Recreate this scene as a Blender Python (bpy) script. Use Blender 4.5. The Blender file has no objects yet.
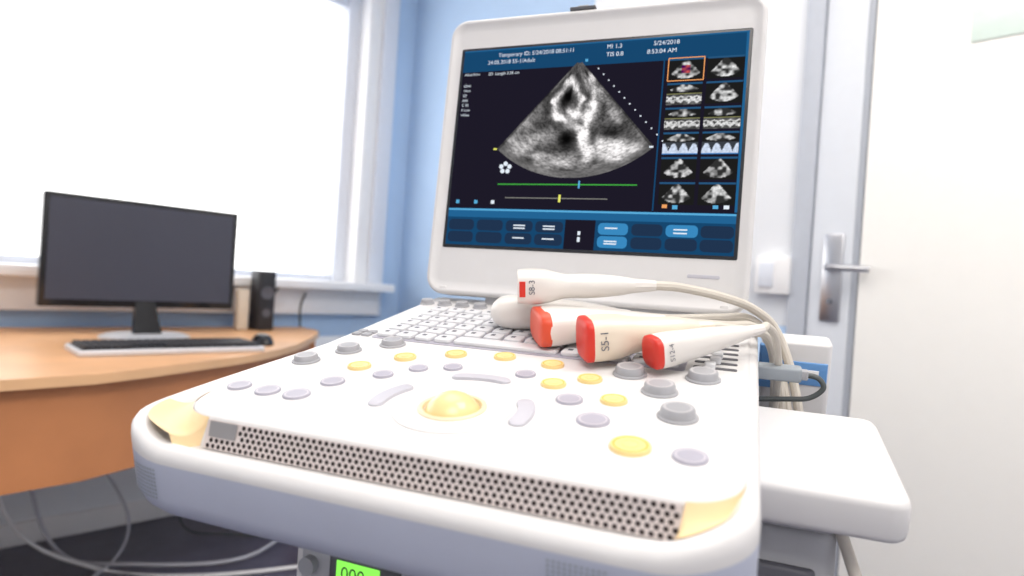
import bpy, bmesh, math
import numpy as np
from math import sin, cos, pi, radians, sqrt, atan2
from mathutils import Vector, Matrix
S = bpy.context.scene
C = S.collection
rng = np.random.RandomState(7)

# ------------------------------------------------------------ materials
def mat(name, col, rough=0.5, metal=0.0, emit=None, es=0.0, var=0.03, scale=30.0, bump=0.0, coat=0.0, spec=0.5):
    m = bpy.data.materials.new(name); m.use_nodes = True
    nt = m.node_tree; b = nt.nodes['Principled BSDF']
    tc = nt.nodes.new('ShaderNodeTexCoord')
    nz = nt.nodes.new('ShaderNodeTexNoise'); nz.inputs['Scale'].default_value = scale; nz.inputs['Detail'].default_value = 4
    nt.links.new(tc.outputs['Object'], nz.inputs['Vector'])
    rp = nt.nodes.new('ShaderNodeValToRGB')
    a = [max(0, c*(1-var)) for c in col]; d = [min(1, c*(1+var)) for c in col]
    rp.color_ramp.elements[0].position = .3; rp.color_ramp.elements[1].position = .7
    rp.color_ramp.elements[0].color = (*a, 1); rp.color_ramp.elements[1].color = (*d, 1)
    nt.links.new(nz.outputs['Fac'], rp.inputs['Fac']); nt.links.new(rp.outputs['Color'], b.inputs['Base Color'])
    b.inputs['Roughness'].default_value = rough; b.inputs['Metallic'].default_value = metal
    b.inputs['Coat Weight'].default_value = coat
    b.inputs['Specular IOR Level'].default_value = spec
    if emit:
        b.inputs['Emission Color'].default_value = (*emit, 1); b.inputs['Emission Strength'].default_value = es
    if bump:
        bp = nt.nodes.new('ShaderNodeBump'); bp.inputs['Strength'].default_value = bump; bp.inputs['Distance'].default_value = .001
        nt.links.new(nz.outputs['Fac'], bp.inputs['Height']); nt.links.new(bp.outputs[0], b.inputs['Normal'])
    return m
def emat(name, col, s=1.0):
    m = bpy.data.materials.new(name); m.use_nodes = True
    nt = m.node_tree; nt.nodes.clear()
    e = nt.nodes.new('ShaderNodeEmission'); o = nt.nodes.new('ShaderNodeOutputMaterial')
    e.inputs[0].default_value = (*col, 1); e.inputs[1].default_value = s
    nt.links.new(e.outputs[0], o.inputs[0]); return m
def vmat(name, s=1.0):
    m = emat(name, (1, 1, 1), s); nt = m.node_tree
    a = nt.nodes.new('ShaderNodeAttribute'); a.attribute_name = 'Col'
    nt.links.new(a.outputs['Color'], [x for x in nt.nodes if x.type == 'EMISSION'][0].inputs[0]); return m

M = {}
M['shell'] = mat('console_plastic', (.72, .705, .70), .42, var=.01)
M['panel'] = mat('panel_plastic', (.70, .685, .68), .5, var=.01)
M['bumper'] = mat('bumper_plastic', (.50, .53, .64), .5, var=.02)
M['cream'] = mat('cream_plastic', (.86, .64, .36), .45, var=.03)
M['grille'] = mat('grille_plastic', (.66, .585, .565), .5, var=.02)
M['hole'] = mat('hole_dark', (.030, .020, .020), .8)
M['plate'] = mat('name_plate', (.36, .345, .345), .35, .5)
M['yellow'] = mat('yellow_key', (.82, .45, .045), .4, var=.04)
M['yring'] = mat('yellow_ring', (.84, .63, .27), .4)
M['ballring'] = mat('trackball_ring', (.80, .68, .46), .4)
M['ball'] = mat('trackball_cream', (.84, .64, .30), .3, var=.03, coat=.3)
M['knob'] = mat('knob_grey', (.36, .36, .38), .45)
M['knobtop'] = mat('knob_top', (.49, .48, .49), .4)
M['flat'] = mat('key_lavender', (.40, .385, .45), .45)
M['flattop'] = mat('key_face', (.60, .57, .60), .45)
M['arc'] = mat('arc_key', (.52, .51, .56), .45)
M['key'] = mat('key_white', (.68, .68, .70), .45)
M['ink'] = mat('ink_grey', (.12, .12, .15), .6)
M['slot'] = mat('slot_dark', (.10, .10, .11), .7)
M['frame'] = mat('lcd_frame', (.015, .017, .022), .3)
M['probe'] = mat('probe_plastic', (.77, .73, .69), .35, var=.015, coat=.2)
M['probe2'] = mat('probe_cream', (.78, .68, .55), .35, var=.02, coat=.2)
M['red'] = mat('lens_red', (.66, .030, .016), .4, var=.06)
M['orange'] = mat('lens_orange', (.70, .075, .028), .4, var=.06)
M['cable'] = mat('cable_cream', (.63, .58, .51), .45, var=.02)
M['cabled'] = mat('cable_dark', (.07, .08, .08), .5)
M['cableg'] = mat('cable_grey', (.55, .55, .6), .5)
M['connector'] = mat('connector_grey', (.30, .33, .36), .5)
M['blue'] = mat('label_blue', (.14, .33, .66), .5)
M['cart'] = mat('cart_plastic', (.46, .46, .48), .5)
M['cartd'] = mat('cart_dark', (.10, .10, .12), .5)
M['metal'] = mat('brushed_steel', (.6, .6, .62), .3, 1.0)
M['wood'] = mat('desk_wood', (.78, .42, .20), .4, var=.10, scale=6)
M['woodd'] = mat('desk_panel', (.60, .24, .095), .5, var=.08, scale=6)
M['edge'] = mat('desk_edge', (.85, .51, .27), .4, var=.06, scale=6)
M['black'] = mat('black_gloss', (.012, .012, .014), .15)
M['blackm'] = mat('black_matte', (.02, .02, .025), .5)
M['pcscreen'] = mat('pc_screen', (.055, .058, .085), .3, var=.05, scale=1.5)
M['silver'] = mat('silver_plastic', (.70, .71, .74), .35, .2)
M['wallb'] = mat('wall_blue', (.50, .67, .90), .8, var=.015, scale=8, bump=.2)
M['wallw'] = mat('wall_white', (.90, .92, .95), .8, var=.01, scale=8, bump=.2)
M['ceil'] = mat('ceiling_white', (.9, .9, .9), .9, var=.01)
M['floor'] = mat('floor_vinyl', (.105, .10, .15), .35, var=.25, scale=12)
M['white'] = mat('white_paint', (.92, .91, .91), .4, var=.01)
M['pvc'] = mat('window_pvc', (.76, .79, .86), .4, var=.01)
M['stile'] = mat('door_stile', (.74, .77, .82), .4, var=.01)
M['door'] = mat('door_cream', (.97, .95, .90), .6, var=.005)
M['dframe'] = mat('door_frame_grey', (.52, .55, .61), .45, var=.02)
M['dgap'] = mat('door_gap', (.16, .17, .20), .6)
M['sign'] = mat('door_sign', (.80, .92, .84), .5)
M['green'] = emat('display_green', (.25, .9, .1), 1.2)
# lcd
M['v'] = vmat('lcd_image', 1.0)
M['lbk'] = emat('lcd_black', (.012, .010, .020))
M['lblue'] = emat('lcd_blue', (.008, .060, .15))
M['lblue2'] = emat('lcd_blue_mid', (.016, .12, .28))
M['lbtn'] = emat('lcd_button', (.014, .033, .075))
M['lbtn2'] = emat('lcd_button_lit', (.04, .24, .50))
M['lcy'] = emat('lcd_cyan', (.10, .40, .68))
M['ltx'] = emat('lcd_text', (.75, .82, .9))
M['lgr'] = emat('lcd_green', (.05, .35, .05))
M['lgy'] = emat('lcd_grey', (.22, .22, .2))
M['lyl'] = emat('lcd_yellow', (.8, .8, .15))
M['lor'] = emat('lcd_orange', (.85, .35, .12))

# ------------------------------------------------------------ mesh helpers
def link(o, parent=None):
    C.objects.link(o)
    if parent is not None: o.parent = parent
    return o
def empty(name, loc=(0, 0, 0), rot=(0, 0, 0), parent=None):
    o = bpy.data.objects.new(name, None); o.empty_display_size = .05
    o.location = loc; o.rotation_euler = rot; return link(o, parent)
def mesh(name, verts, faces, mats, parent=None, fm=None, ang=35, loc=(0, 0, 0), rot=(0, 0, 0)):
    me = bpy.data.meshes.new(name); me.from_pydata([tuple(v) for v in verts], [], faces)
    if not isinstance(mats, (list, tuple)): mats = [mats]
    for m in mats: me.materials.append(m)
    if fm is not None: me.polygons.foreach_set('material_index', fm)
    bm = bmesh.new(); bm.from_mesh(me); bmesh.ops.recalc_face_normals(bm, faces=bm.faces); bm.to_mesh(me); bm.free()
    me.polygons.foreach_set('use_smooth', [True]*len(me.polygons))
    me.set_sharp_from_angle(angle=radians(ang))
    o = bpy.data.objects.new(name, me); o.location = loc; o.rotation_euler = rot
    return link(o, parent)
class B:
    """accumulates parts into one mesh"""
    def __init__(s): s.v = []; s.f = []; s.m = []; s.mats = []
    def mi(s, m):
        if m not in s.mats: s.mats.append(m)
        return s.mats.index(m)
    def add(s, v, f, m, T=None):
        o = len(s.v)
        if T is not None: v = [T @ Vector(p) for p in v]
        s.v += [tuple(p) for p in v]; s.f += [tuple(i+o for i in q) for q in f]
        if isinstance(m, list): s.m += [s.mi(x) for x in m]
        else: s.m += [s.mi(m)]*len(f)
    def obj(s, name, parent=None, ang=35, loc=(0, 0, 0), rot=(0, 0, 0)):
        return mesh(name, s.v, s.f, s.mats, parent, s.m, ang, loc, rot)
def stack(rings, cap0=True, cap1=True):
    n = len(rings[0]); v = [p for r in rings for p in r]; f = []
    for i in range(len(rings)-1):
        for j in range(n):
            k = (j+1) % n
            f.append((i*n+j, i*n+k, (i+1)*n+k, (i+1)*n+j))
    if cap0: f.append(tuple(range(n))[::-1])
    if cap1: f.append(tuple(range((len(rings)-1)*n, len(rings)*n)))
    return v, f
def rrect(x0, x1, y0, y1, r, n=6):
    """r: single or (bl,br,tr,tl)"""
    if not isinstance(r, (list, tuple)): r = (r,)*4
    m = min(x1-x0, y1-y0)/2-1e-6; r = [max(1e-5, min(q, m)) for q in r]
    P = []
    for (cx, cy, q, a0) in ((x0+r[0], y0+r[0], r[0], pi), (x1-r[1], y0+r[1], r[1], 1.5*pi), (x1-r[2], y1-r[2], r[2], 0), (x0+r[3], y1-r[3], r[3], .5*pi)):
        for i in range(n+1):
            a = a0+.5*pi*i/n; P.append((cx+q*cos(a), cy+q*sin(a)))
    return P
def rbox(x0, x1, y0, y1, z0, z1, r=.005, b=.002, n=5, bn=3):
    if not isinstance(r, (list, tuple)): r = (r,)*4
    b = min(b, (z1-z0)/2-1e-6)
    rings = []
    for i in range(bn+1):
        a = .5*pi*i/bn; ins = b*(1-sin(a)); z = z0+b*(1-cos(a))
        rings.append([(x, y, z) for x, y in rrect(x0+ins, x1-ins, y0+ins, y1-ins, [max(q-ins, .0001) for q in r], n)])
    for i in range(bn+1):
        a = .5*pi*i/bn; ins = b*(1-cos(a)); z = z1-b*(1-sin(a))
        rings.append([(x, y, z) for x, y in rrect(x0+ins, x1-ins, y0+ins, y1-ins, [max(q-ins, .0001) for q in r], n)])
    return stack(rings)
def lathe(prof, cx=0, cy=0, cz=0, n=28, sx=1, sy=1):
    rings = [[(cx+sx*r*cos(2*pi*i/n), cy+sy*r*sin(2*pi*i/n), cz+z) for i in range(n)] for r, z in prof]
    return stack(rings)
def tube(pts, rad, n=10, sub=6):
    P = [Vector(p) for p in pts]; Q = []
    for i in range(len(P)-1):
        p0 = P[max(i-1, 0)]; p1 = P[i]; p2 = P[i+1]; p3 = P[min(i+2, len(P)-1)]
        for k in range(sub):
            t = k/sub
            Q.append(.5*((2*p1)+(p2-p0)*t+(2*p0-5*p1+4*p2-p3)*t*t+(-p0+3*p1-3*p2+p3)*t**3))
    Q.append(P[-1]); rings = []; up = None
    for i, q in enumerate(Q):
        t = (Q[min(i+1, len(Q)-1)]-Q[max(i-1, 0)]).normalized()
        if up is None:
            up = Vector((0, 0, 1)) if abs(t.z) < .9 else Vector((1, 0, 0))
        s = t.cross(up).normalized(); up = s.cross(t).normalized()
        rr = rad(i/(len(Q)-1)) if callable(rad) else rad
        rings.append([q+rr*(s*cos(2*pi*j/n)+up*sin(2*pi*j/n)) for j in range(n)])
    return stack(rings)
def sm(x): x = max(0., min(1., x)); return x*x*(3-2*x)
def quad(x0, x1, y0, y1, z): return [(x0, y0, z), (x1, y0, z), (x1, y1, z), (x0, y1, z)], [(0, 1, 2, 3)]
def text(body, size, loc, m, parent, rot=(0, 0, 0), align='LEFT', name=None):
    c = bpy.data.curves.new(name or 'lettering', 'FONT'); c.body = body; c.size = size; c.align_x = align; c.align_y = 'CENTER'
    c.materials.append(m); o = bpy.data.objects.new(name or 'lettering', c); o.location = loc; o.rotation_euler = rot
    return link(o, parent)
def vimg(name, P, nx, ny, func, parent, z):
    """P(u,v)->(x,y); func(u,v)->rgb"""
    v = []; cols = []
    for j in range(ny+1):
        for i in range(nx+1):
            u = i/nx; w = j/ny; x, y = P(u, w); v.append((x, y, z)); c = func(u, w)
            cols += [c[0], c[1], c[2], 1.0]
    f = [(j*(nx+1)+i, j*(nx+1)+i+1, (j+1)*(nx+1)+i+1, (j+1)*(nx+1)+i) for j in range(ny) for i in range(nx)]
    me = bpy.data.meshes.new(name); me.from_pydata(v, [], f); me.materials.append(M['v'])
    a = me.color_attributes.new('Col', 'FLOAT_COLOR', 'POINT'); a.data.foreach_set('color', cols)
    o = bpy.data.objects.new(name, me); return link(o, parent)

# ------------------------------------------------------------ camera (origin x,y ; eye height 1.0 m)
CAMZ = 1.0
cd = bpy.data.cameras.new('camera'); cam = bpy.data.objects.new('camera', cd); C.objects.link(cam)
rt = Vector((.93423, .35041, .06651)); upv = Vector((-.06464, -.01704, .99776)); bk = Vector((.35076, -.93644, .00673))
rt.normalize(); bk = (bk-rt*bk.dot(rt)).normalized(); upv = bk.cross(rt)
cam.matrix_world = Matrix(((rt.x, upv.x, bk.x, 0), (rt.y, upv.y, bk.y, 0), (rt.z, upv.z, bk.z, CAMZ), (0, 0, 0, 1)))
cd.sensor_width = 36; cd.lens = 36*624/1024
cd.clip_start = .01
cd.dof.use_dof = True; cd.dof.focus_distance = .51; cd.dof.aperture_fstop = 4.8
S.camera = cam

# ============================================================ ROOM  (room frame: x' = toward right/away from window, y' = along window wall)
RZ = -radians(24.47); RR = (0, 0, RZ)
XL, XR, YB, YF, H = -2.65, 2.3, -2.6, 1.84, 2.75
def box(bl, x0, x1, y0, y1, z0, z1, m, b=.0): bl.add(*rbox(x0, x1, y0, y1, z0, z1, .0005 if b == 0 else b, max(b, .0003), 2, 2), m)
b = B(); box(b, XL-.3, XR+.1, YB-.1, YF+.1, -.1, 0, M['floor']); b.obj('floor', rot=RR)
b = B(); box(b, XL-.3, XR+.1, YB-.1, YF+.1, H, H+.1, M['ceil']); b.obj('ceiling', rot=RR)
b = B(); box(b, XR, XR+.1, YB, YF, 0, H, M['wallw']); b.obj('wall_right', rot=RR)
b = B(); box(b, XL, XR, YB-.1, YB, 0, H, M['wallw']); b.obj('wall_back', rot=RR)
# window wall with opening
WY0, WY1, WZ0, WZ1 = -1.6, 1.58, .955, 2.35
b = B()
TH = .25
box(b, XL-TH, XL, YB, WY0, 0, H, M['wallb'])
box(b, XL-TH, XL, WY1, YF+.1, .70, H, M['wallb'])
box(b, XL-TH, XL, WY0, WY1, WZ1, H, M['wallb'])
box(b, XL-TH, XL, WY0, WY1, .70, WZ0, M['wallb'])
box(b, XL-TH, XL, WY0, YF+.1, 0, .70, M['wallw'])
b.obj('wall_left', rot=RR)
e = empty('window_1', rot=RR)
b = B()
box(b, XL-.02, XL+.03, WY1+.06, WY1+.14, .80, H-.15, M['pvc'], .004)
box(b, XL-.10, XL+.012, WY1-.01, WY1+.06, WZ0, WZ1, M['white'], .004)
box(b, XL-.18, XL-.08, WY1-.07, WY1, WZ0, WZ1, M['pvc'], .004)
box(b, XL-.16, XL-.10, WY0, WY0+.08, WZ0, WZ1, M['pvc'], .004)
box(b, XL-.16, XL-.10, WY0, WY1, WZ1-.08, WZ1, M['pvc'], .004)
box(b, XL-.16, XL-.10, WY0, WY1, WZ0, WZ0+.03, M['pvc'], .004)
box(b, XL-.15, XL-.11, -.75, -.67, WZ0, WZ1, M['pvc'], .004)
b.obj('window_frame', e)
b = B(); box(b, XL-.12, XL+.14, WY0-.05, WY1+.14, WZ0-.035, WZ0+.002, M['white'], .006)
box(b, XL, XL+.05, WY0-.02, WY1+.11, WZ0-.15, WZ0-.035, M['white'], .004)
b.obj('window_sill', e)
# door wall
b = B()
DX0, DX1 = -.66, .42
BL = -1.50
box(b, XL, BL, YF, YF+.1, 0, H, M['wallb'])
box(b, BL, DX0-.05, YF, YF+.1, .93, H, M['wallw'])
box(b, BL, DX0-.05, YF, YF+.1, 0, .93, M['wallb'])
box(b, DX1+.05, XR, YF, YF+.1, 0, H, M['wallw'])
box(b, DX0-.05, DX1+.05, YF, YF+.1, 2.1, H, M['wallw'])
b.obj('wall_front', rot=RR)
e = empty('door_1', rot=RR)
b = B()
box(b, DX0-.045, DX0+.005, YF-.02, YF+.08, 0, 2.12, M['dframe'], .004)
box(b, DX1-.005, DX1+.06, YF-.02, YF+.08, 0, 2.12, M['dframe'], .004)
box(b, DX0-.045, DX1+.06, YF-.02, YF+.08, 2.06, 2.12, M['dframe'], .004)
b.obj('door_frame', e)
b = B()
box(b, DX0+.008, -.545, YF-.012, YF+.04, .01, 2.05, M['stile'], .003)
box(b, -.545, -.531, YF-.006, YF+.04, .01, 2.05, M['dframe'], .001)
box(b, -.531, -.522, YF+.0, YF+.04, .01, 2.05, M['dgap'])
box(b, -.522, DX1-.008, YF-.03, YF+.03, .01, 2.05, M['door'], .004)
b.obj('door_leaf', e)
b = B()
box(b, -.618, -.566, YF-.022, YF-.010, .955, 1.195, M['metal'], .004)
b.add(*lathe([(0.0, 0), (.011, 0), (.011, .035), (.0, .035)], n=16), M['metal'], Matrix.Translation((-.592, YF-.02, 1.10)) @ Matrix.Rotation(pi/2, 4, 'X'))
b.add(*tube([(-.592, YF-.055, 1.10), (-.56, YF-.058, 1.10), (-.49, YF-.055, 1.098)], .009), M['metal'])
b.add(*lathe([(.0, 0), (.008, 0), (.008, .004), (0, .004)], n=14), M['dgap'], Matrix.Translation((-.592, YF-.022, 1.01)) @ Matrix.Rotation(pi/2, 4, 'X'))
b.obj('door_handle', e)
b = B(); box(b, -.312, -.17, YF-.034, YF-.030, 1.65, 1.78, M['sign'], .001); b.obj('door_plaque', e)
# switch box
b = B(); box(b, -.80, -.70, YF-.035, YF, 1.02, 1.13, M['white'], .006); box(b, -.785, -.745, YF-.042, YF-.03, 1.04, 1.11, M['pvc'], .003)
b.obj('wall_switch', rot=RR)
b = B(); box(b, XL, XL+.015, YB, YF, 0, .08, M['white'], .003); b.obj('baseboard_left', rot=RR)
b = B(); box(b, XL+.02, DX0-.07, YF-.015, YF, 0, .08, M['white'], .003); b.obj('baseboard_front', rot=RR)

# ceiling lamps
def arealamp(name, x, y, w, h, p, col=(1, .955, .90)):
    e = empty(name, (0, 0, 0), RR)
    b = B(); box(b, x-w/2-.03, x+w/2+.03, y-h/2-.03, y+h/2+.03, H-.05, H-.002, M['white'], .004); b.obj('lamp_housing', e)
    l = bpy.data.lights.new(name+'_light', 'AREA'); l.shape = 'RECTANGLE'; l.size = w; l.size_y = h; l.energy = p; l.color = col
    o = bpy.data.objects.new('lamp_light', l); o.location = (x, y, H-.06); link(o, e)
arealamp('ceiling_lamp', -.9, .5, 1.2, 1.2, 15)
arealamp('ceiling_lamp.001', .9, -.9, 1.2, 1.2, 36)
arealamp('ceiling_lamp.002', .6, .7, .9, .9, 24)

# ============================================================ DESK
def D(s, d, z): return (-d, s, z)   # room frame
e = empty('desk', rot=RR)
prof = [(-.9, 1.53), (.15, 1.53), (.32, 1.55), (.45, 1.605), (.56, 1.665), (.66, 1.715), (.755, 1.775), (.86, 1.86), (.97, 1.965), (1.1, 2.13), (1.2, 2.27), (1.27, 2.38), (1.29, 2.45), (1.29, 2.585), (-.9, 2.585)]
dz = .75
def poly_slab(pr, z0, z1, m, me):
    n = len(pr); v = [D(s, d, z0) for s, d in pr]+[D(s, d, z1) for s, d in pr]
    f = [tuple(range(n))[::-1], tuple(range(n, 2*n))]+[(i, (i+1) % n, n+(i+1) % n, n+i) for i in range(n)]
    return v, f, [m, m]+[me]*n
b = B(); v, f, ms = poly_slab(prof, dz-.022, dz, M['wood'], M['edge']); b.add(v, f, ms)
b.obj('desk_top', e, 50)
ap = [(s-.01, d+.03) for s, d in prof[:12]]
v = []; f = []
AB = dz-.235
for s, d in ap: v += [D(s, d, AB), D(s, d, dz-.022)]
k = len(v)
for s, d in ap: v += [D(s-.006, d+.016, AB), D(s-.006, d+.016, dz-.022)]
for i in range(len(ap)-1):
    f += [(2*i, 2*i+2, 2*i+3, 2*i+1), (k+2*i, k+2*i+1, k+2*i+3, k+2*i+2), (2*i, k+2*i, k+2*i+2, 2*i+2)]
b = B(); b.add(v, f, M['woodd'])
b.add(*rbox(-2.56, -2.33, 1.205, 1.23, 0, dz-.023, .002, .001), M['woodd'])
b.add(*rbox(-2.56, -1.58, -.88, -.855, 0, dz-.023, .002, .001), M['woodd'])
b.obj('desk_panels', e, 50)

# PC monitor
e = empty('computer_monitor', rot=RR)
b = B()
xs = -2.25
T = Matrix(((0, 0, 1, xs), (1, 0, 0, .587), (0, 1, 0, 1.012), (0, 0, 0, 1)))  # local x->s, local y->z, local z->x'
b.add(*rbox(-.277, .277, -.168, .170, -.045, 0, .006, .003), M['black'], T)
b.add(*rbox(-.20, .20, -.12, .12, -.07, -.04, .02, .01), M['blackm'], T)
b.add(*quad(-.262, .262, -.146, .156, .0008), M['pcscreen'], T)
b.add(*rbox(-.02, .02, -.161, -.154, 0, .001, .002, .0005), M['silver'], T)
b.add([(xs-.05, .57, .93), (xs-.05, .61, .93), (xs-.03, .57, .93), (xs-.03, .61, .93), (xs+.02, .55, .765), (xs+.02, .63, .765), (xs+.045, .55, .765), (xs+.045, .63, .765)],
      [(0, 1, 3, 2), (4, 6, 7, 5), (0, 4, 5, 1), (2, 3, 7, 6), (0, 2, 6, 4), (1, 5, 7, 3)], M['black'])
b.add(*lathe([(.0, 0), (.13, 0), (.13, .006), (.11, .014), (.0, .016)], xs+.02, .59, dz, n=32, sx=.75), M['silver'])
b.obj('monitor_body', e)
# keyboard
e = empty('computer_keyboard', rot=RR)
b = B(); b.add(*rbox(-1.985, -1.815, .335, .80, dz, dz+.016, .008, .004), M['silver'])
b.add(*rbox(-1.975, -1.825, .345, .79, dz+.014, dz+.019, .004, .001), M['blackm'])
for r in range(6):
    for c in range(21):
        if r == 5 and 4 < c < 9: continue
        x = -1.970+r*.0242; y = .350+c*.0208
        b.add(*rbox(x, x+.020, y, y+.0178, dz+.018, dz+.026, .002, .0015, 2, 1), M['blackm'])
b.obj('keyboard_body', e)
b = B(); b.add(*lathe([(.0, .035), (.012, .034), (.024, .025), (.030, .012), (.031, 0), (0, 0)][::-1], -2.0, .87, dz, n=24, sx=1.6), M['black']); b.obj('computer_mouse', rot=RR)
# speaker
b = B(); b.add(*rbox(-2.52, -2.43, 1.03, 1.10, dz, dz+.235, .012, .006), M['blackm'])
T = Matrix(((0, 0, 1, -2.43), (1, 0, 0, 1.065), (0, 1, 0, dz), (0, 0, 0, 1)))
b.add(*lathe([(.0, 0), (.026, 0), (.026, .002), (.02, .0005), (0, .0003)], 0, .15, 0), M['cartd'], T)
b.add(*lathe([(.0, 0), (.016, 0), (.016, .002), (.01, .0005), (0, .0003)], 0, .07, 0), M['cartd'], T)
b.obj('desk_speaker', rot=RR)
b = B(); b.add(*rbox(-2.50, -2.46, .965, 1.01, dz, dz+.16, .008, .004), M['probe2']); b.obj('pencil_cup', rot=RR)
# cables under desk
b = B()
for pts, r, m in [
    ([(-2.5, .30, .72), (-2.45, .33, .35), (-2.40, .42, .05), (-2.25, .60, .012), (-2.1, .9, .008), (-2.3, 1.2, .008)], .006, 'cableg'),
    ([(-2.5, .45, .72), (-2.5, .50, .40), (-2.42, .62, .12), (-2.3, .55, .01), (-2.15, .35, .008)], .005, 'cableg'),
    ([(-2.52, .70, .72), (-2.5, .72, .45), (-2.46, .9, .2), (-2.5, 1.15, .35), (-2.55, 1.19, .7)], .005, 'white'),
    ([(-2.5, .20, .72), (-2.4, .28, .2), (-2.3, .5, .01), (-2.05, .75, .008), (-1.9, 1.1, .008)], .006, 'white'),
    ([(-2.55, .85, .72), (-2.52, .86, .4), (-2.45, .8, .05), (-2.3, .95, .008), (-2.0, 1.3, .008)], .004, 'cabled'),
    ([(-2.58, .95, .72), (-2.55, .98, .4), (-2.5, 1.05, .05), (-2.4, 1.15, .008)], .005, 'cableg')]:
    b.add(*tube(pts, r, 8), M[m])
b.obj('cable_bundle', rot=RR)
b = B()
b.add(*tube([(-2.60, 1.16, .752), (-2.60, 1.14, .83), (-2.595, 1.17, .90), (-2.58, 1.20, .95)], .006, 8), M['cabled'])
b.add(*tube([(-2.60, 1.30, .70), (-2.60, 1.29, .83), (-2.595, 1.31, .90)], .005, 8), M['cabled'])
b.obj('power_cord', rot=RR)

# ============================================================ ULTRASOUND MACHINE
UM = empty('ultrasound_machine', (-.3373, .6199, CAMZ-.0254))
CON = empty('console', (0, 0, 0), (radians(11.41), 0, 0), UM)   # u right, v depth, w normal
FV = -.362
def flare(u, v): return -.024*sm((-v-.12)/.22)*max(0, min(1, (.174-u)/.17))
def rimlift(u, v): return .010*sm((abs(u-.174)-.125)/.045)
def shellring(ins, z, lift=0):
    P = rrect(-.003+ins, .3505-ins, FV+ins, .03-ins, [max(.001, q-ins) for q in (.045, .040, .015, .015)], 10)
    Q = []
    for i, p in enumerate(P):
        q = P[(i+1) % len(P)]; Q.append(p)
        if sqrt((p[0]-q[0])**2+(p[1]-q[1])**2) > .1:
            for k in range(1, 16): Q.append((p[0]+(q[0]-p[0])*k/16, p[1]+(q[1]-p[1])*k/16))
    return [(x+flare(x, y), y, z+lift*rimlift(x, y)) for x, y in Q]
b = B()
low = [shellring(.05, -.066), shellring(.022, -.0645), shellring(.009, -.060), shellring(.003, -.053), shellring(0, -.044), shellring(0, -.022, .4)]
b.add(*stack(low, True, False), M['bumper'])
hi = [shellring(0, -.022, .4), shellring(0, -.020, .7), shellring(.0008, -.0175, 1), shellring(.003, -.0145, 1), shellring(.006, -.0132, 1), shellring(.010, -.0135, 1), shellring(.0135, -.0155, .8), shellring(.0165, -.0175, .3), shellring(.022, -.018)]
b.add(*stack(hi, False, True), M['shell'])
b.obj('console_shell', CON, 60)
# deck
def deckring(ins, z, fo=0):
    P = rrect(.004+ins, .344-ins, -.336+ins-fo, .028-ins, [max(.001, q-ins) for q in (.034, .030, .012, .012)], 10)
    return [(x, y, z) for x, y in P]
b = B()
b.add(*stack([deckring(0, -.022, .006), deckring(0, -.017, .005), deckring(0, -.0035, .0), deckring(.0008, -.0015), deckring(.0025, -.0003), deckring(.005, 0)], False, True), M['panel'])
b.obj('control_panel', CON, 60)
# cream fillets in the front corners, spanning deck edge -> inner side of the rim
for side in (0, 1):
    if side == 0: c0 = (.038, -.302); r0 = .0335; c1 = (.042, -.317); r1 = .0350; A0, A1 = 1.0*pi, 1.5*pi; sg = 1
    else: c0 = (.314, -.306); r0 = .0295; c1 = (.3105, -.322); r1 = .0305; A0, A1 = 2.0*pi, 1.545*pi; sg = -1
    NC = 22; rows = []
    for k in range(11):
        t = k/10; row = []
        for i in range(NC+5):
            a = A0+(A1-A0)*min(i, NC)/NC; ex = max(0, i-NC)*.0004*sg; fl = sm(max(0, i-NC)/4)
            p = Vector((c0[0]+r0*cos(a)+ex, c0[1]+r0*sin(a))); q = Vector((c1[0]+r1*cos(a)+ex, c1[1]+r1*sin(a)))
            q.x += flare(q.x, q.y)
            wi = -.0008*(1-fl)-.0186*fl; wo = -.0128+rimlift(q.x, q.y)-.006*fl
            w = wi*(1-t)+wo*t-.0055*sin(pi*t)*(1-.6*fl)
            x = p.lerp(q, t); row.append((x.x, x.y, w))
        rows.append(row)
    n_ = NC+5
    v = [p for r in rows for p in r]; f = [(k*n_+i, k*n_+i+1, (k+1)*n_+i+1, (k+1)*n_+i) for k in range(10) for i in range(n_-1)]
    mesh('corner_fillet', v, f, M['cream'], CON, ang=80)
# grille on sloped front face
g0 = Vector((0, -.3368, -.0015)); g1 = Vector((0, -.3425, -.0172)); gd = (g1-g0).normalized(); gn = Vector((1, 0, 0)).cross(gd); gn = gn if gn.y < 0 else -gn
b = B()
U0, U1 = .040, .317
o1 = gn*.0012
b.add([(U0, *(g0+o1).yz), (U1, *(g0+o1).yz), (U1, *(g1+o1).yz), (U0, *(g1+o1).yz), (U0, g0.y, g0.z), (U1, g0.y, g0.z), (U1, g1.y, g1.z), (U0, g1.y, g1.z)],
      [(0, 3, 2, 1), (0, 1, 5, 4), (2, 3, 7, 6), (0, 4, 7, 3), (1, 2, 6, 5)], M['grille'])
gl = (g1-g0).length
for r in range(5):
    for c in range(66):
        u = U0+.003+c*.00415+(.0021 if r % 2 else 0)
        if u > U1-.002 or (u < U0+.0245 and r < 3): continue
        t = .0018+r*(gl-.0036)/4
        ce = g0+gd*t+gn*.00135
        v = [(u+.00140*cos(a), *(ce+gd*.00135*sin(a)).yz) for a in [2*pi*i/12 for i in range(12)]]
        b.add(v, [tuple(range(12))], M['hole'])
b.obj('speaker_grille', CON)
b = B()
v = [(U0+.003, *(g0+gd*.0005+gn*.002).yz), (U0+.0235, *(g0+gd*.0005+gn*.002).yz), (U0+.0235, *(g0+gd*.0095+gn*.002).yz), (U0+.003, *(g0+gd*.0095+gn*.002).yz)]
b.add(v, [(0, 1, 2, 3)], M['plate']); b.obj('name_plate', CON)
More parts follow.
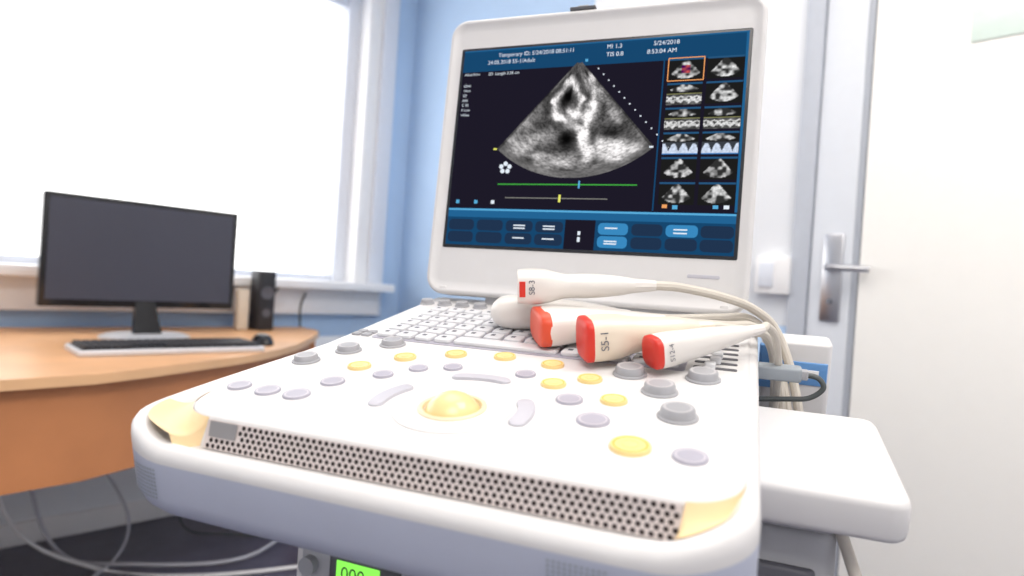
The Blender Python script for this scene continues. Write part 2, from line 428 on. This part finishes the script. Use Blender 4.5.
# perforated areas on the bumper
b = B()
def facedot(pos, nrm, r):
    nrm = nrm.normalized(); t = Vector((0, 0, 1)).cross(nrm).normalized(); s = nrm.cross(t)
    b.add([pos+nrm*.0007+r*(t*cos(2*pi*i/8)+s*sin(2*pi*i/8)) for i in range(8)], [tuple(range(8))], M['connector'])
cx, cy = -.003+.045, FV+.045
for r in range(8):
    w = -.026-r*.0025
    for c in range(11):
        a = radians(240+c*2.7)
        x = cx+.045*cos(a); y = cy+.045*sin(a)
        xa = cx+.045*cos(a-.01); ya = cy+.045*sin(a-.01)
        tg = Vector((x+flare(x, y)-xa-flare(xa, ya), y-ya, 0)); nr = Vector((tg.y, -tg.x, 0))
        facedot(Vector((x+flare(x, y), y, w)), nr, .00085)
    for c in range(11):
        x = .262+c*.0026; facedot(Vector((x, FV, w)), Vector((0, -1, 0)), .00075)
b.obj('bumper_perforation', CON)

# controls
b = B()
def knob(u, v, r, h): 
    b.add(*lathe([(r*1.16, -.001), (r*1.16, .0010), (r*1.05, .0014), (r, .0016), (r*.97, h-.0012), (r*.90, h), (r*.80, h)], u, v, 0, n=32), M['knob'])
    b.add(*lathe([(r*.84, h-.001), (r*.84, h+.0002), (r*.6, h-.0001), (.0001, h-.0002)], u, v, 0, n=32), M['knobtop'])
def flatk(u, v, r, sx=1.0, m1='flat', m2='flattop', h=.0016):
    b.add(*lathe([(r, -.001), (r, h*.6), (r*.95, h), (r*.84, h*.9)], u, v, 0, n=28, sx=sx), M[m1])
    b.add(*lathe([(r*.86, h*.4), (r*.84, h*.95), (r*.5, h*.75), (.0001, h*.7)], u, v, 0, n=28, sx=sx), M[m2])
for u, v in [(.091, -.194), (.125, -.173), (.164, -.166), (.070, -.225), (.205, -.172), (.239, -.194), (.218, -.212), (.263, -.228)]:
    flatk(u, v, .0088, 1.0, 'yring', 'yellow', .0022)
    b.add(*lathe([(.0012, .0012), (.0030, .0022), (.0034, .0014)], u, v, 0, n=16), M['yring'])
flatk(.285, -.291, .0112, 1.0, 'yring', 'yellow', .0024)
b.add(*lathe([(.0040, .0012), (.0046, .0025), (.0052, .0014)], .285, -.291, 0, n=20), M['yring'])
for u, v, r, h in [(.022, -.226, .0092, .0052), (.037, -.192, .0092, .0052), (.062, -.165, .0095, .0052), (.263, -.172, .0105, .0065), (.288, -.201, .0105, .0065), (.304, -.240, .0105, .0065), (.313, -.165, .0105, .0065)]:
    knob(u, v, r, h)
for i in range(5): knob(.012+i*.021, -.012, .0068, .005)
for u, v, r in [(.017, -.289, .008), (.042, -.290, .0085), (.065, -.289, .009), (.072, -.260, .0085), (.097, -.235, .0075), (.114, -.214, .0072), (.137, -.203, .0072), (.193, -.199, .0075), (.236, -.236, .0088), (.258, -.263, .010), (.316, -.292, .0092)]:
    flatk(u, v, r)
for i in range(2):
    for j in range(2): b.add(*rbox(.010+i*.010, .018+i*.010, -.150+j*.009, -.143+j*.009, -.001, .002, .001, .0008, 3, 2), M['knob'])
# trackball
tx, ty = .172, -.275
b.add(*lathe([(.037, -.001), (.037, .0006), (.0345, .0024), (.031, .0030), (.027, .0024), (.0235, .0004), (.0215, .0010), (.0205, .0002), (.020, -.001)], tx, ty, 0, n=56), M['shell'])
b.add(*lathe([(.0190*cos(a), -.0085+.0195*sin(a)) for a in [radians(q) for q in range(20, 90, 6)]]+[(.0002, .011)], tx, ty, 0, n=40), M['ball'])
b.add(*lathe([(.0215, -.0005), (.0215, .0018), (.0202, .0028), (.0186, .0022), (.0180, 0)], tx, ty, 0, n=48), M['ballring'])
# arc keys
def arckey(r, a0, a1, w):
    n = 14
    out = []
    for i in range(n+1):
        a = a0+(a1-a0)*i/n; out.append((tx+(r+w)*cos(a), ty+(r+w)*sin(a)))
    ce = (tx+r*cos(a1), ty+r*sin(a1))
    for i in range(1, 8): a = a1+pi*i/8; out.append((ce[0]+w*cos(a), ce[1]+w*sin(a)))
    for i in range(n+1):
        a = a1-(a1-a0)*i/n; out.append((tx+(r-w)*cos(a), ty+(r-w)*sin(a)))
    ce = (tx+r*cos(a0), ty+r*sin(a0))
    for i in range(1, 8): a = a0+pi+pi*i/8; out.append((ce[0]+w*cos(a), ce[1]+w*sin(a)))
    cx = sum(p[0] for p in out)/len(out); cy = sum(p[1] for p in out)/len(out)
    rings = [[(x, y, -.001) for x, y in out], [(x, y, .0012) for x, y in out], [(cx+(x-cx)*.94, cy+(y-cy)*.94, .002) for x, y in out]]
    b.add(*stack(rings), M['arc'])
arckey(.050, radians(155), radians(190), .0052)
arckey(.046, radians(-8), radians(30), .0055)
arckey(.058, radians(78), radians(112), .0046)
b.obj('panel_controls', CON, 40)
# keyboard
b = B()
b.add(*rbox(.031, .299, -.152, -.030, -.001, .0008, .004, .0006), M['flat'])
for r in range(6):
    for c in range(14):
        x = .035+c*.0187; y = -.149+r*.0197
        if r == 0 and 4 <= c <= 8: 
            if c == 4: b.add(*rbox(x, x+.0187*5-.003, y, y+.016, 0, .0042, .003, .0018, 3, 2), M['key'])
            continue
        b.add(*rbox(x, x+.0160, y, y+.0162, 0, .0042, .003, .0018, 3, 2), M['key'])
        b.add(*quad(x+.005, x+.009, y+.006, y+.0105, .00432), M['ink'])
b.obj('alphanumeric_keyboard', CON)
b = B()
for i in range(8):
    y = -.140+i*.0135
    b.add(*rbox(.304, .335, y, y+.0045, -.0005, .0007, .0015, .0004, 3, 1), M['slot'])
    x = .312+.004*sin(i*.9)
    b.add(*rbox(x, x+.008, y-.0015, y+.006, 0, .005, .0015, .001, 3, 1), M['key'])
b.obj('slider_controls', CON)

# ---------------- monitor
MON = empty('display', (.0212, .0650*.0808, .0650*.9967), (radians(85.36), 0, 0), UM)
b = B()
mo = (-.0195, .3190, -.0555, .2580)
def mring(ins, z): return [(x, y, z) for x, y in rrect(mo[0]+ins, mo[1]-ins, mo[2]+ins, mo[3]-ins, max(.002, .020-ins), 8)]
b.add(*stack([mring(.012, -.030), mring(.003, -.027), mring(0, -.020), mring(0, -.001), mring(.001, .002), mring(.003, .0035), mring(.0055, .0030), mring(.008, .0014), mring(.014, .0008), mring(.0145, .0008)], True, True), M['shell'])
b.add(*rbox(-.0035, .3065, -.0035, .2240, -.001, .0014, .002, .0004, 4, 2), M['frame'])
b.add(*rbox(.120, .148, .2575, .2615, -.006, .003, .001, .0008), M['slot'])
b.add(*rbox(.128, .140, .2605, .2635, -.004, .001, .001, .0008), M['plate'])
for x in (.003, .298): b.add(*rbox(x-.004, x+.004, -.0535, -.0525+.006, .001, .003, .002, .0006), M['shell'])
b.add(*rbox(.262, .292, -.0225, -.019, .0008, .0012, .0015, .0002), M['arc'])
b.obj('display_housing', MON, 50)
b = B()   # hinge
b.add(*rbox(.05, .27, -.075, -.04, -.032, -.006, .008, .004), M['cart'])
b.obj('display_hinge', MON)
# LCD content, mm
k = .001; Z = .0016
b = B()
def R(x0, x1, y0, y1, m, z=0): b.add(*quad(x0*k, x1*k, y0*k, y1*k, Z+z*.0001), M[m])
R(0, 303, 0, 221, 'lbk')
R(0, 303, 196, 221, 'lblue', 1)
R(0, 303, 0, 41, 'lblue', 1); R(0, 303, 38.5, 40.5, 'lcy', 2); R(0, 303, 31, 38.5, 'lblue2', 2); R(0, 303, 219.5, 221, 'lblue2', 2)
R(301, 303.4, 42, 221, 'lblue2', 3); R(223.5, 225, 42, 197, 'lblue', 1)
for i, x in enumerate([2, 36, 70, 103.5]):
    for y in (3, 16.5): b.add(*rbox((x)*k, (x+30.5)*k, y*k, (y+12)*k, Z, Z+.0003, .0045, .0001), M['lbtn'])
for i, x in enumerate([171, 205, 238.5, 271.5]):
    for y in (3, 16.5):
        lit = (i == 0) or (i == 2 and y > 10)
        b.add(*rbox((x)*k, (x+30.5)*k, y*k, (y+12)*k, Z, Z+.0003, .0045, .0001), M['lbtn2' if lit else 'lbtn'])
R(136, 168, 0, 31, 'lbk', 3); R(150, 153, 8, 13, 'ltx', 5); R(150, 153, 15, 19, 'ltx', 5)
for x, y in [(80, 22.5), (80, 19.5), (113, 22.5), (80, 9), (113, 9), (113, 19.5), (179, 22.5), (179, 9), (179, 6.5), (247, 23), (247, 19.5)]:
    R(x-1, x+12, y, y+1.4, 'ltx', 6)
R(56, 207, 67.2, 68.6, 'lgr', 4); R(66, 178, 52.6, 53.6, 'lgy', 4); R(126, 128.5, 49, 57, 'lyl', 5); R(146, 148, 64, 72, 'lcy', 5)
for x, y, m in [(8, 46, 'lcy'), (30, 46, 'lcy'), (50, 46, 'ltx')]: R(x, x+4, y, y+4, m, 4)
for x, y, m in [(233, 45, 'lor'), (243, 44, 'lcy'), (281, 45, 'lcy'), (291, 45, 'ltx')]: R(x, x+5, y, y+4, m, 4)
R(47, 51, 106, 108, 'lyl', 4); R(216, 220, 106, 108, 'ltx', 4); R(142, 145, 200, 203, 'lcy', 4)
for i in range(14):
    t = .1+i*.065; x = 147+t*92; y = 201-t*101; R(x, x+1.5, y, y+1.5, 'ltx', 4)
for a in range(5):
    an = 2*pi*a/5+.3; cx, cy = 63+5*cos(an), 86+4.5*sin(an); b.add(*lathe([(.0026, 0), (.0026, .0001), (.0001, .0001)], cx*k, cy*k, Z+.0004, n=10), M['ltx'])
b.obj('screen_graphics', MON)
def tx_(s, x, y, sz): text(s, sz*k, (x*k, y*k, Z+.0006), M['ltx'], MON, name='screen_text')
tx_('Temporary ID: 5/24/2018 08:51:11', 42, 213.5, 6.2); tx_('24.05.2018 S5-1/Adult', 30, 205.5, 6.2)
tx_('MI 1.3', 164, 214.5, 6.4); tx_('5/24/2018', 212, 214.5, 6.4); tx_('TIS 0.8', 164, 206, 6.4); tx_('8:53:04 AM', 206, 206, 6.4)
tx_('Adult Echo', 3, 193, 4.2); tx_('2D  Length 2.26 cm', 32, 192.5, 4.6)
for i, s in enumerate(['62Hz', '14cm', '2D', '64%', 'C 50', 'P Low', 'HGen']): tx_(s, 3, 180-i*5.6, 4.2)
# ultrasound sector
def noise_grid(n, m):
    g = rng.rand(n+1, m+1)
    def f(u, v):
        x = min(u, .9999)*n; y = min(v, .9999)*m; i = int(x); j = int(y); a = sm(x-i); c = sm(y-j)
        return (g[i, j]*(1-a)+g[i+1, j]*a)*(1-c)+(g[i, j+1]*(1-a)+g[i+1, j+1]*a)*c
    return f
N1 = noise_grid(7, 6); N2 = noise_grid(14, 16); N3 = noise_grid(34, 60); N4 = noise_grid(80, 120)
def seg(x, y, x0, y0, x1, y1, w):
    t = max(0, min(1, ((x-x0)*(x1-x0)+(y-y0)*(y1-y0))/((x1-x0)**2+(y1-y0)**2))); d2 = (x-x0-t*(x1-x0))**2+(y-y0-t*(y1-y0))**2
    return math.exp(-d2/w/w)
walls = [(128, 182, 112, 158, 3.5, .7), (112, 158, 118, 140, 3.5, .6), (118, 140, 140, 128, 4, .75), (150, 182, 156, 150, 4, .7), (156, 150, 146, 120, 4.5, .8), (146, 120, 152, 96, 5, .7), (132, 178, 142, 160, 3, .7), (142, 160, 136, 140, 3.5, .6), (165, 112, 205, 104, 6, .6), (158, 104, 190, 96, 6, .55), (95, 118, 75, 104, 7, .3), (100, 100, 135, 92, 6, .35), (160, 168, 182, 135, 4, .35), (128, 148, 150, 140, 4, .5), (70, 118, 110, 88, 6, .2)]
holes = [(126, 162, 7, 9, .9), (106, 150, 6, 10, .5), (150, 166, 3.5, 8, .5), (168, 150, 7, 12, .6), (128, 116, 9, 8, .8), (130, 132, 5, 4, .6), (98, 134, 8, 8, .4), (176, 122, 9, 5, .5), (112, 106, 10, 5, .3)]
ax, ay, RAD, HA = 136., 203., 128., radians(41.5)
def sec(u, v):
    th = (u-.5)*2*HA; r = 4+v*(RAD-4); x = ax+r*sin(th); y = ay-r*cos(th)
    wx = x+5*(N2(u, v)-.5); wy = y+5*(N1(v, u)-.5)
    s = .18+.25*(N1(u, v)-.5)+.22*(N2(u, v)-.5)+.10*v
    for x0, y0, x1, y1, w_, a in walls: s += a*seg(wx, wy, x0, y0, x1, y1, w_)*.85
    for bx, by, sx, sy, a in holes: s *= 1-a*math.exp(-((wx-bx)/sx)**2-((wy-by)/sy)**2)
    s *= (.45+.5*N3(u, v)+.65*N4(u, v)); s = max(0.02, s)
    if v < .10: s = s*.4+.25*N4(u, v)
    if v > .94: s = s*.6+.12
    if abs(u-.5) > .485: s = s*.5+.03
    s = min(1., s*1.02)**1.6
    return (s, s*.97, s*.97)
def secP(u, v):
    th = (u-.5)*2*HA; r = 4+v*(RAD-4); return ((ax+r*sin(th))*k, (ay-r*cos(th))*k)
vimg('ultrasound_image', secP, 170, 190, sec, MON, Z+.0003)
# thumbnails
for r in range(6):
    for c in range(2):
        x0 = 229+c*37.5; y1 = 197-r*25.2; x1 = x0+34; y0 = y1-22.5
        kind = {(0, 0): 'c', (0, 1): 's', (1, 0): 'w', (1, 1): 's', (2, 0): 'w', (2, 1): 'w', (3, 0): 'd', (3, 1): 'd', (4, 0): 's', (4, 1): 's', (5, 0): 's', (5, 1): 's'}[(r, c)]
        sd = rng.rand()*10; NA = noise_grid(9, 8); NB = noise_grid(26, 20)
        def th(u, v, kind=kind, sd=sd, NA=NA, NB=NB):
            n = max(0, min(1, 1.9*(NA(u, v)-.32)))*(.5+.7*NB(u, v))
            g = .012
            if kind in 'sc' or (kind in 'wd' and v > .55):
                vv = v if kind in 'sc' else (v-.55)/.45
                dx_ = (u-.5)*1.5; dy_ = 1.0-vv; rr = sqrt(dx_*dx_+dy_*dy_); an = abs(atan2(dx_, dy_+1e-6))
                if an < .72 and .05 < rr < .92: g = .03+.75*n
            if kind == 'w' and v < .5:
                q = abs(sin(u*14+sd)); w_ = .05+.12*NB(u, .3); g = .05+.1*n
                if abs(v-.14-.10*q) < w_*.7 or abs(v-.38+.05*q) < .03: g = .3+.6*NB(u, v)
            if kind == 'd' and v < .55:
                q = abs(sin(u*11+sd)); g = .6+.4*NB(u, v) if v < .12+.38*q else .06
                return (g*.72, g*.82, g) if v > .05 else (.05, .2, .5)
            col = [g, g, g]
            if kind == 'c' and abs(u-.5) < .12 and .3 < v < .7: col = [.6*n+.05, .1*n, .08]
            if v > .93: col = [.02, .09, .2]
            if abs(v-.5) < .03 and kind in 'wd': col = [.25, .25, .1]
            return col
        vimg('thumbnail_image', lambda u, v, x0=x0, x1=x1, y0=y0, y1=y1: ((x0+(x1-x0)*u)*k, (y0+(y1-y0)*v)*k), 44, 30, th, MON, Z+.0004)
b = B()
for (x0, x1, y0, y1) in [(228.2, 229.2, 174, 198), (262.8, 263.8, 174, 198), (228.2, 263.8, 197, 198), (228.2, 263.8, 173.6, 174.6)]:
    b.add(*quad(x0*k, x1*k, y0*k, y1*k, Z+.0006), M['lor'])
b.obj('thumbnail_highlight', MON)

# ---------------- side tray, connector module
b = B(); b.add(*rbox(.338, .437, -.214, -.078, -.074, -.045, .012, .006), M['shell'])
b.add(*rbox(.345, .405, -.190, -.096, -.088, -.072, .01, .004), M['cart'])
b.obj('side_tray', CON, 50)
b = B(); b.add(*rbox(.355, .415, .012, .045, -.125, -.014, .006, .003), M['shell'])
b.add(*rbox(.353, .368, .010, .020, -.060, -.018, .003, .002), M['blue'])
b.add(*rbox(.372, .412, .0105, .013, -.054, -.032, .002, .001), M['blue'])
b.add(*rbox(.378, .405, .0100, .013, -.047, -.039, .001, .0005), M['white'])
b.obj('connector_module', CON, 50)
b = B(); b.add(*rbox(.345, .385, -.060, -.046, -.030, -.018, .003, .002), M['connector'])
b.add(*rbox(.380, .390, -.057, -.049, -.028, -.020, .002, .001), M['knob'])
b.add(*tube([(.388, -.053, -.024), (.398, -.053, -.026), (.402, -.054, -.034), (.392, -.055, -.043), (.376, -.055, -.046), (.35, -.053, -.05)], .0022), M['cabled'])
b.obj('signal_plug', CON, 50)

# ---------------- cart (machine empty frame: world-aligned)
b = B()
b.add(*rbox(.045, .335, -.20, .16, -.78, -.105, .03, .012), M['cart'])
b.add(*rbox(.09, .29, -.14, .12, -.14, -.03, .02, .01), M['cartd'])
b.add(*rbox(.335, .405, -.16, -.075, -.55, -.125, .012, .006), M['cart'])
b.add(*rbox(.350, .392, -.166, -.155, -.50, -.150, .006, .003), M['cartd'])
b.add(*rbox(-.03, .41, -.30, .24, -.89, -.79, .05, .02), M['shell'])
b.add(*tube([(.405, -.15, -.12), (.43, -.18, -.20), (.45, -.17, -.34), (.43, -.13, -.5), (.40, -.10, -.6)], .004), M['cable'])
for x in (.0, .38):
    for y in (-.26, .20):
        b.add(*lathe([(.0, -.014), (.040, -.014), (.043, -.008), (.043, .008), (.040, .014), (0, .014)], n=24), M['cartd'], Matrix.Translation((x, y, -.9746+.0435)) @ Matrix.Rotation(pi/2, 4, 'Y'))
b.obj('cart_body', UM, 50)
# printer under the front of the console
PR = empty('thermal_printer', (-.3373, .6199, CAMZ-.0254+.009))
b = B()
b.add(*rbox(.068, .30, -.278, -.21, -.235, -.152, .004, .003), M['shell'])
b.add(*rbox(.075, .295, -.2805, -.277, -.228, -.1595, .003, .001), M['cart'])
b.add(*rbox(.098, .150, -.2825, -.279, -.185, -.164, .002, .001), M['slot'])
b.add(*rbox(.104, .136, -.2833, -.281, -.182, -.167, .001, .0005), M['green'])
b.add(*lathe([(0, 0), (.006, 0), (.006, .006), (.0, .006)], n=16), M['knob'], Matrix.Translation((.083, -.280, -.175)) @ Matrix.Rotation(pi/2, 4, 'X'))
b.add(*rbox(.16, .22, -.2825, -.279, -.182, -.178, .001, .0005), M['slot'])
b.obj('printer_body', PR, 50)
text('000', .012, (.108, -.2836, -.1745), M['blackm'], PR, rot=(pi/2, 0, 0), name='printer_readout')

# ============================================================ PROBES (console frame)
def probe(name, start, ang, secs, m, lens, lm, cable, pitch=0, label=None, crad=.0040, lsize=.007, lpos=(.018, .0)):
    E = empty(name, UM.location, (radians(11.41), 0, 0))
    d = Vector((cos(ang)*cos(pitch), sin(ang)*cos(pitch), sin(pitch))); s = Vector((-sin(ang), cos(ang), 0)); h = d.cross(s)
    st = Vector(start)
    def ring(t, a, c, e=2.6, n=32):
        R_ = []
        for i in range(n):
            q = 2*pi*i/n; x = abs(cos(q))**(2/e)*(1 if cos(q) > 0 else -1); y = abs(sin(q))**(2/e)*(1 if sin(q) > 0 else -1)
            R_.append(st+d*t+s*a*x+h*c*y)
        return R_
    b = B()
    out = []
    for i in range(len(secs)-1):
        p0 = secs[max(i-1, 0)]; p1 = secs[i]; p2 = secs[i+1]; p3 = secs[min(i+2, len(secs)-1)]
        for q in range(4):
            t = q/4; out.append([.5*((2*p1[j])+(p2[j]-p0[j])*t+(2*p0[j]-5*p1[j]+4*p2[j]-p3[j])*t*t+(-p0[j]+3*p1[j]-3*p2[j]+p3[j])*t**3) for j in range(4)])
    out.append(secs[-1])
    b.add(*stack([ring(*q) for q in out]), m)
    if lens:
        a0, c0, e0 = secs[0][1], secs[0][2], secs[0][3]; L = lens
        b.add(*stack([ring(L[1], a0*L[0]*1.045, c0*L[0]*1.045, e0), ring(.000, a0*L[0]*1.035, c0*L[0]*1.035, e0), ring(-.0012, a0*L[0]*.97, c0*L[0]*.97, e0), ring(-.0024, a0*L[0]*.75, c0*L[0]*.75, e0), ring(-.0028, a0*L[0]*.4, c0*L[0]*.4, e0)]), lm)
    b.obj('probe_body', E, 50)
    if cable:
        tail = st+d*secs[-1][0]
        b = B(); b.add(*tube([tail-d*.004, tail+d*.012]+[Vector(c) for c in cable], crad), M['cable'])
        # strain relief
        b.add(*tube([tail-d*.006, tail+d*.004, tail+d*.012], lambda t: crad*(1.6-.5*t)), m)
        b.obj('probe_cable', E)
    if label:
        nrm = (-s+h*.12).normalized(); xa = d; ya = nrm.cross(xa)
        t0, off = lpos
        pos = st+d*t0+nrm*off
        X, Y_ = ya, -xa     # reads up the side of the head
        o = text(label, lsize, (0, 0, 0), M['ink'], E, name='probe_label', align='CENTER')
        o.matrix_local = Matrix(((X.x, Y_.x, nrm.x, pos.x), (X.y, Y_.y, nrm.y, pos.y), (X.z, Y_.z, nrm.z, pos.z), (0, 0, 0, 1)))
    return E
r_ = radians
probe('ultrasound_probe', (.134, -.090, .0182), r_(12), [(-.012, .006, .005, 2.2), (-.008, .012, .010, 2.3), (0, .016, .014, 2.5), (.02, .017, .015, 2.6), (.045, .014, .013, 2.4), (.075, .010, .010, 2.1), (.10, .006, .006, 2)], M['probe'], None, None,
      [(.275, -.050, .014), (.315, -.024, .012), (.342, -.010, .010), (.360, -.006, -.010), (.376, -.016, -.055), (.384, -.035, -.12), (.380, -.03, -.25)])
probe('ultrasound_probe.001', (.180, -.134, .019), r_(31), [(0, .0235, .0140, 3.5), (.010, .024, .0145, 3.2), (.025, .021, .014, 2.8), (.045, .0155, .013, 2.4), (.070, .011, .010, 2.1), (.098, .006, .006, 2)], M['probe'], (.98, .0070), M['orange'],
      [(.295, -.068, .016), (.325, -.042, .010), (.345, -.022, .006), (.362, -.014, -.012), (.372, -.022, -.055), (.374, -.035, -.12), (.37, -.03, -.25)])
probe('ultrasound_probe.002', (.226, -.163, .0205), r_(31), [(0, .0160, .0160, 4.0), (.014, .0163, .0165, 3.6), (.026, .0160, .0160, 3.0), (.038, .0135, .0140, 2.5), (.055, .0115, .012, 2.1), (.075, .0095, .010, 2.0), (.092, .0055, .0055, 2)], M['probe2'], (.98, .0040), M['red'],
      [(.325, -.092, .020), (.345, -.065, .012), (.355, -.042, .004), (.364, -.026, -.020), (.367, -.028, -.06), (.364, -.035, -.12), (.36, -.03, -.25)], pitch=.04, label='S5-1', lsize=.0085, lpos=(.0115, .0172))
probe('ultrasound_probe.003', (.277, -.167, .0165), r_(40), [(0, .0115, .0115, 3.4), (.012, .0115, .012, 3.2), (.030, .0105, .011, 2.6), (.050, .0090, .0095, 2.2), (.070, .0070, .007, 2.0), (.085, .0045, .0045, 2)], M['probe'], (.98, .0035), M['red'],
      [(.354, -.090, .024), (.362, -.068, .010), (.367, -.050, -.020), (.367, -.040, -.06), (.362, -.036, -.12), (.36, -.034, -.25)], pitch=.09, label='S12-4', lsize=.0056, lpos=(.0095, .0125), crad=.0032)
E = probe('ultrasound_probe.004', (.156, -.116, .0475), r_(21), [(0, .0140, .0140, 3.2), (.012, .0150, .0150, 3.0), (.025, .0140, .0140, 2.6), (.040, .0105, .0105, 2.2), (.060, .0105, .0105, 2.0), (.085, .0085, .0085, 2.0), (.105, .0050, .0050, 2)], M['probe'], None, None,
      [(.285, -.058, .044), (.318, -.036, .034), (.345, -.014, .020), (.366, -.004, -.002), (.384, -.014, -.05), (.394, -.030, -.12), (.39, -.03, -.25)], label='S8-3', lsize=.0070, lpos=(.012, .0156))
d = Vector((cos(r_(21)), sin(r_(21)), 0)); s = Vector((-sin(r_(21)), cos(r_(21)), 0)); h = Vector((0, 0, 1))
st = Vector((.156, -.116, .0475)); c0 = st+d*.004-s*.0147
b = B(); b.add([c0-d*.0025-h*.0065, c0+d*.0025-h*.0065, c0+d*.0025+h*.0065, c0-d*.0025+h*.0065, c0-d*.0025-h*.0065+s*.002, c0+d*.0025-h*.0065+s*.002, c0+d*.0025+h*.0065+s*.002, c0-d*.0025+h*.0065+s*.002],
              [(0, 1, 2, 3), (4, 7, 6, 5), (0, 4, 5, 1), (1, 5, 6, 2), (2, 6, 7, 3), (3, 7, 4, 0)], M['red']); b.obj('probe_marker', E)

# ============================================================ LIGHT
w = bpy.data.worlds.new('sky'); S.world = w; w.use_nodes = True
bg = w.node_tree.nodes['Background']; bg.inputs[0].default_value = (1, .99, .98, 1); bg.inputs[1].default_value = 2.9
S.view_settings.view_transform = 'Standard'
S.view_settings.exposure = 0.08
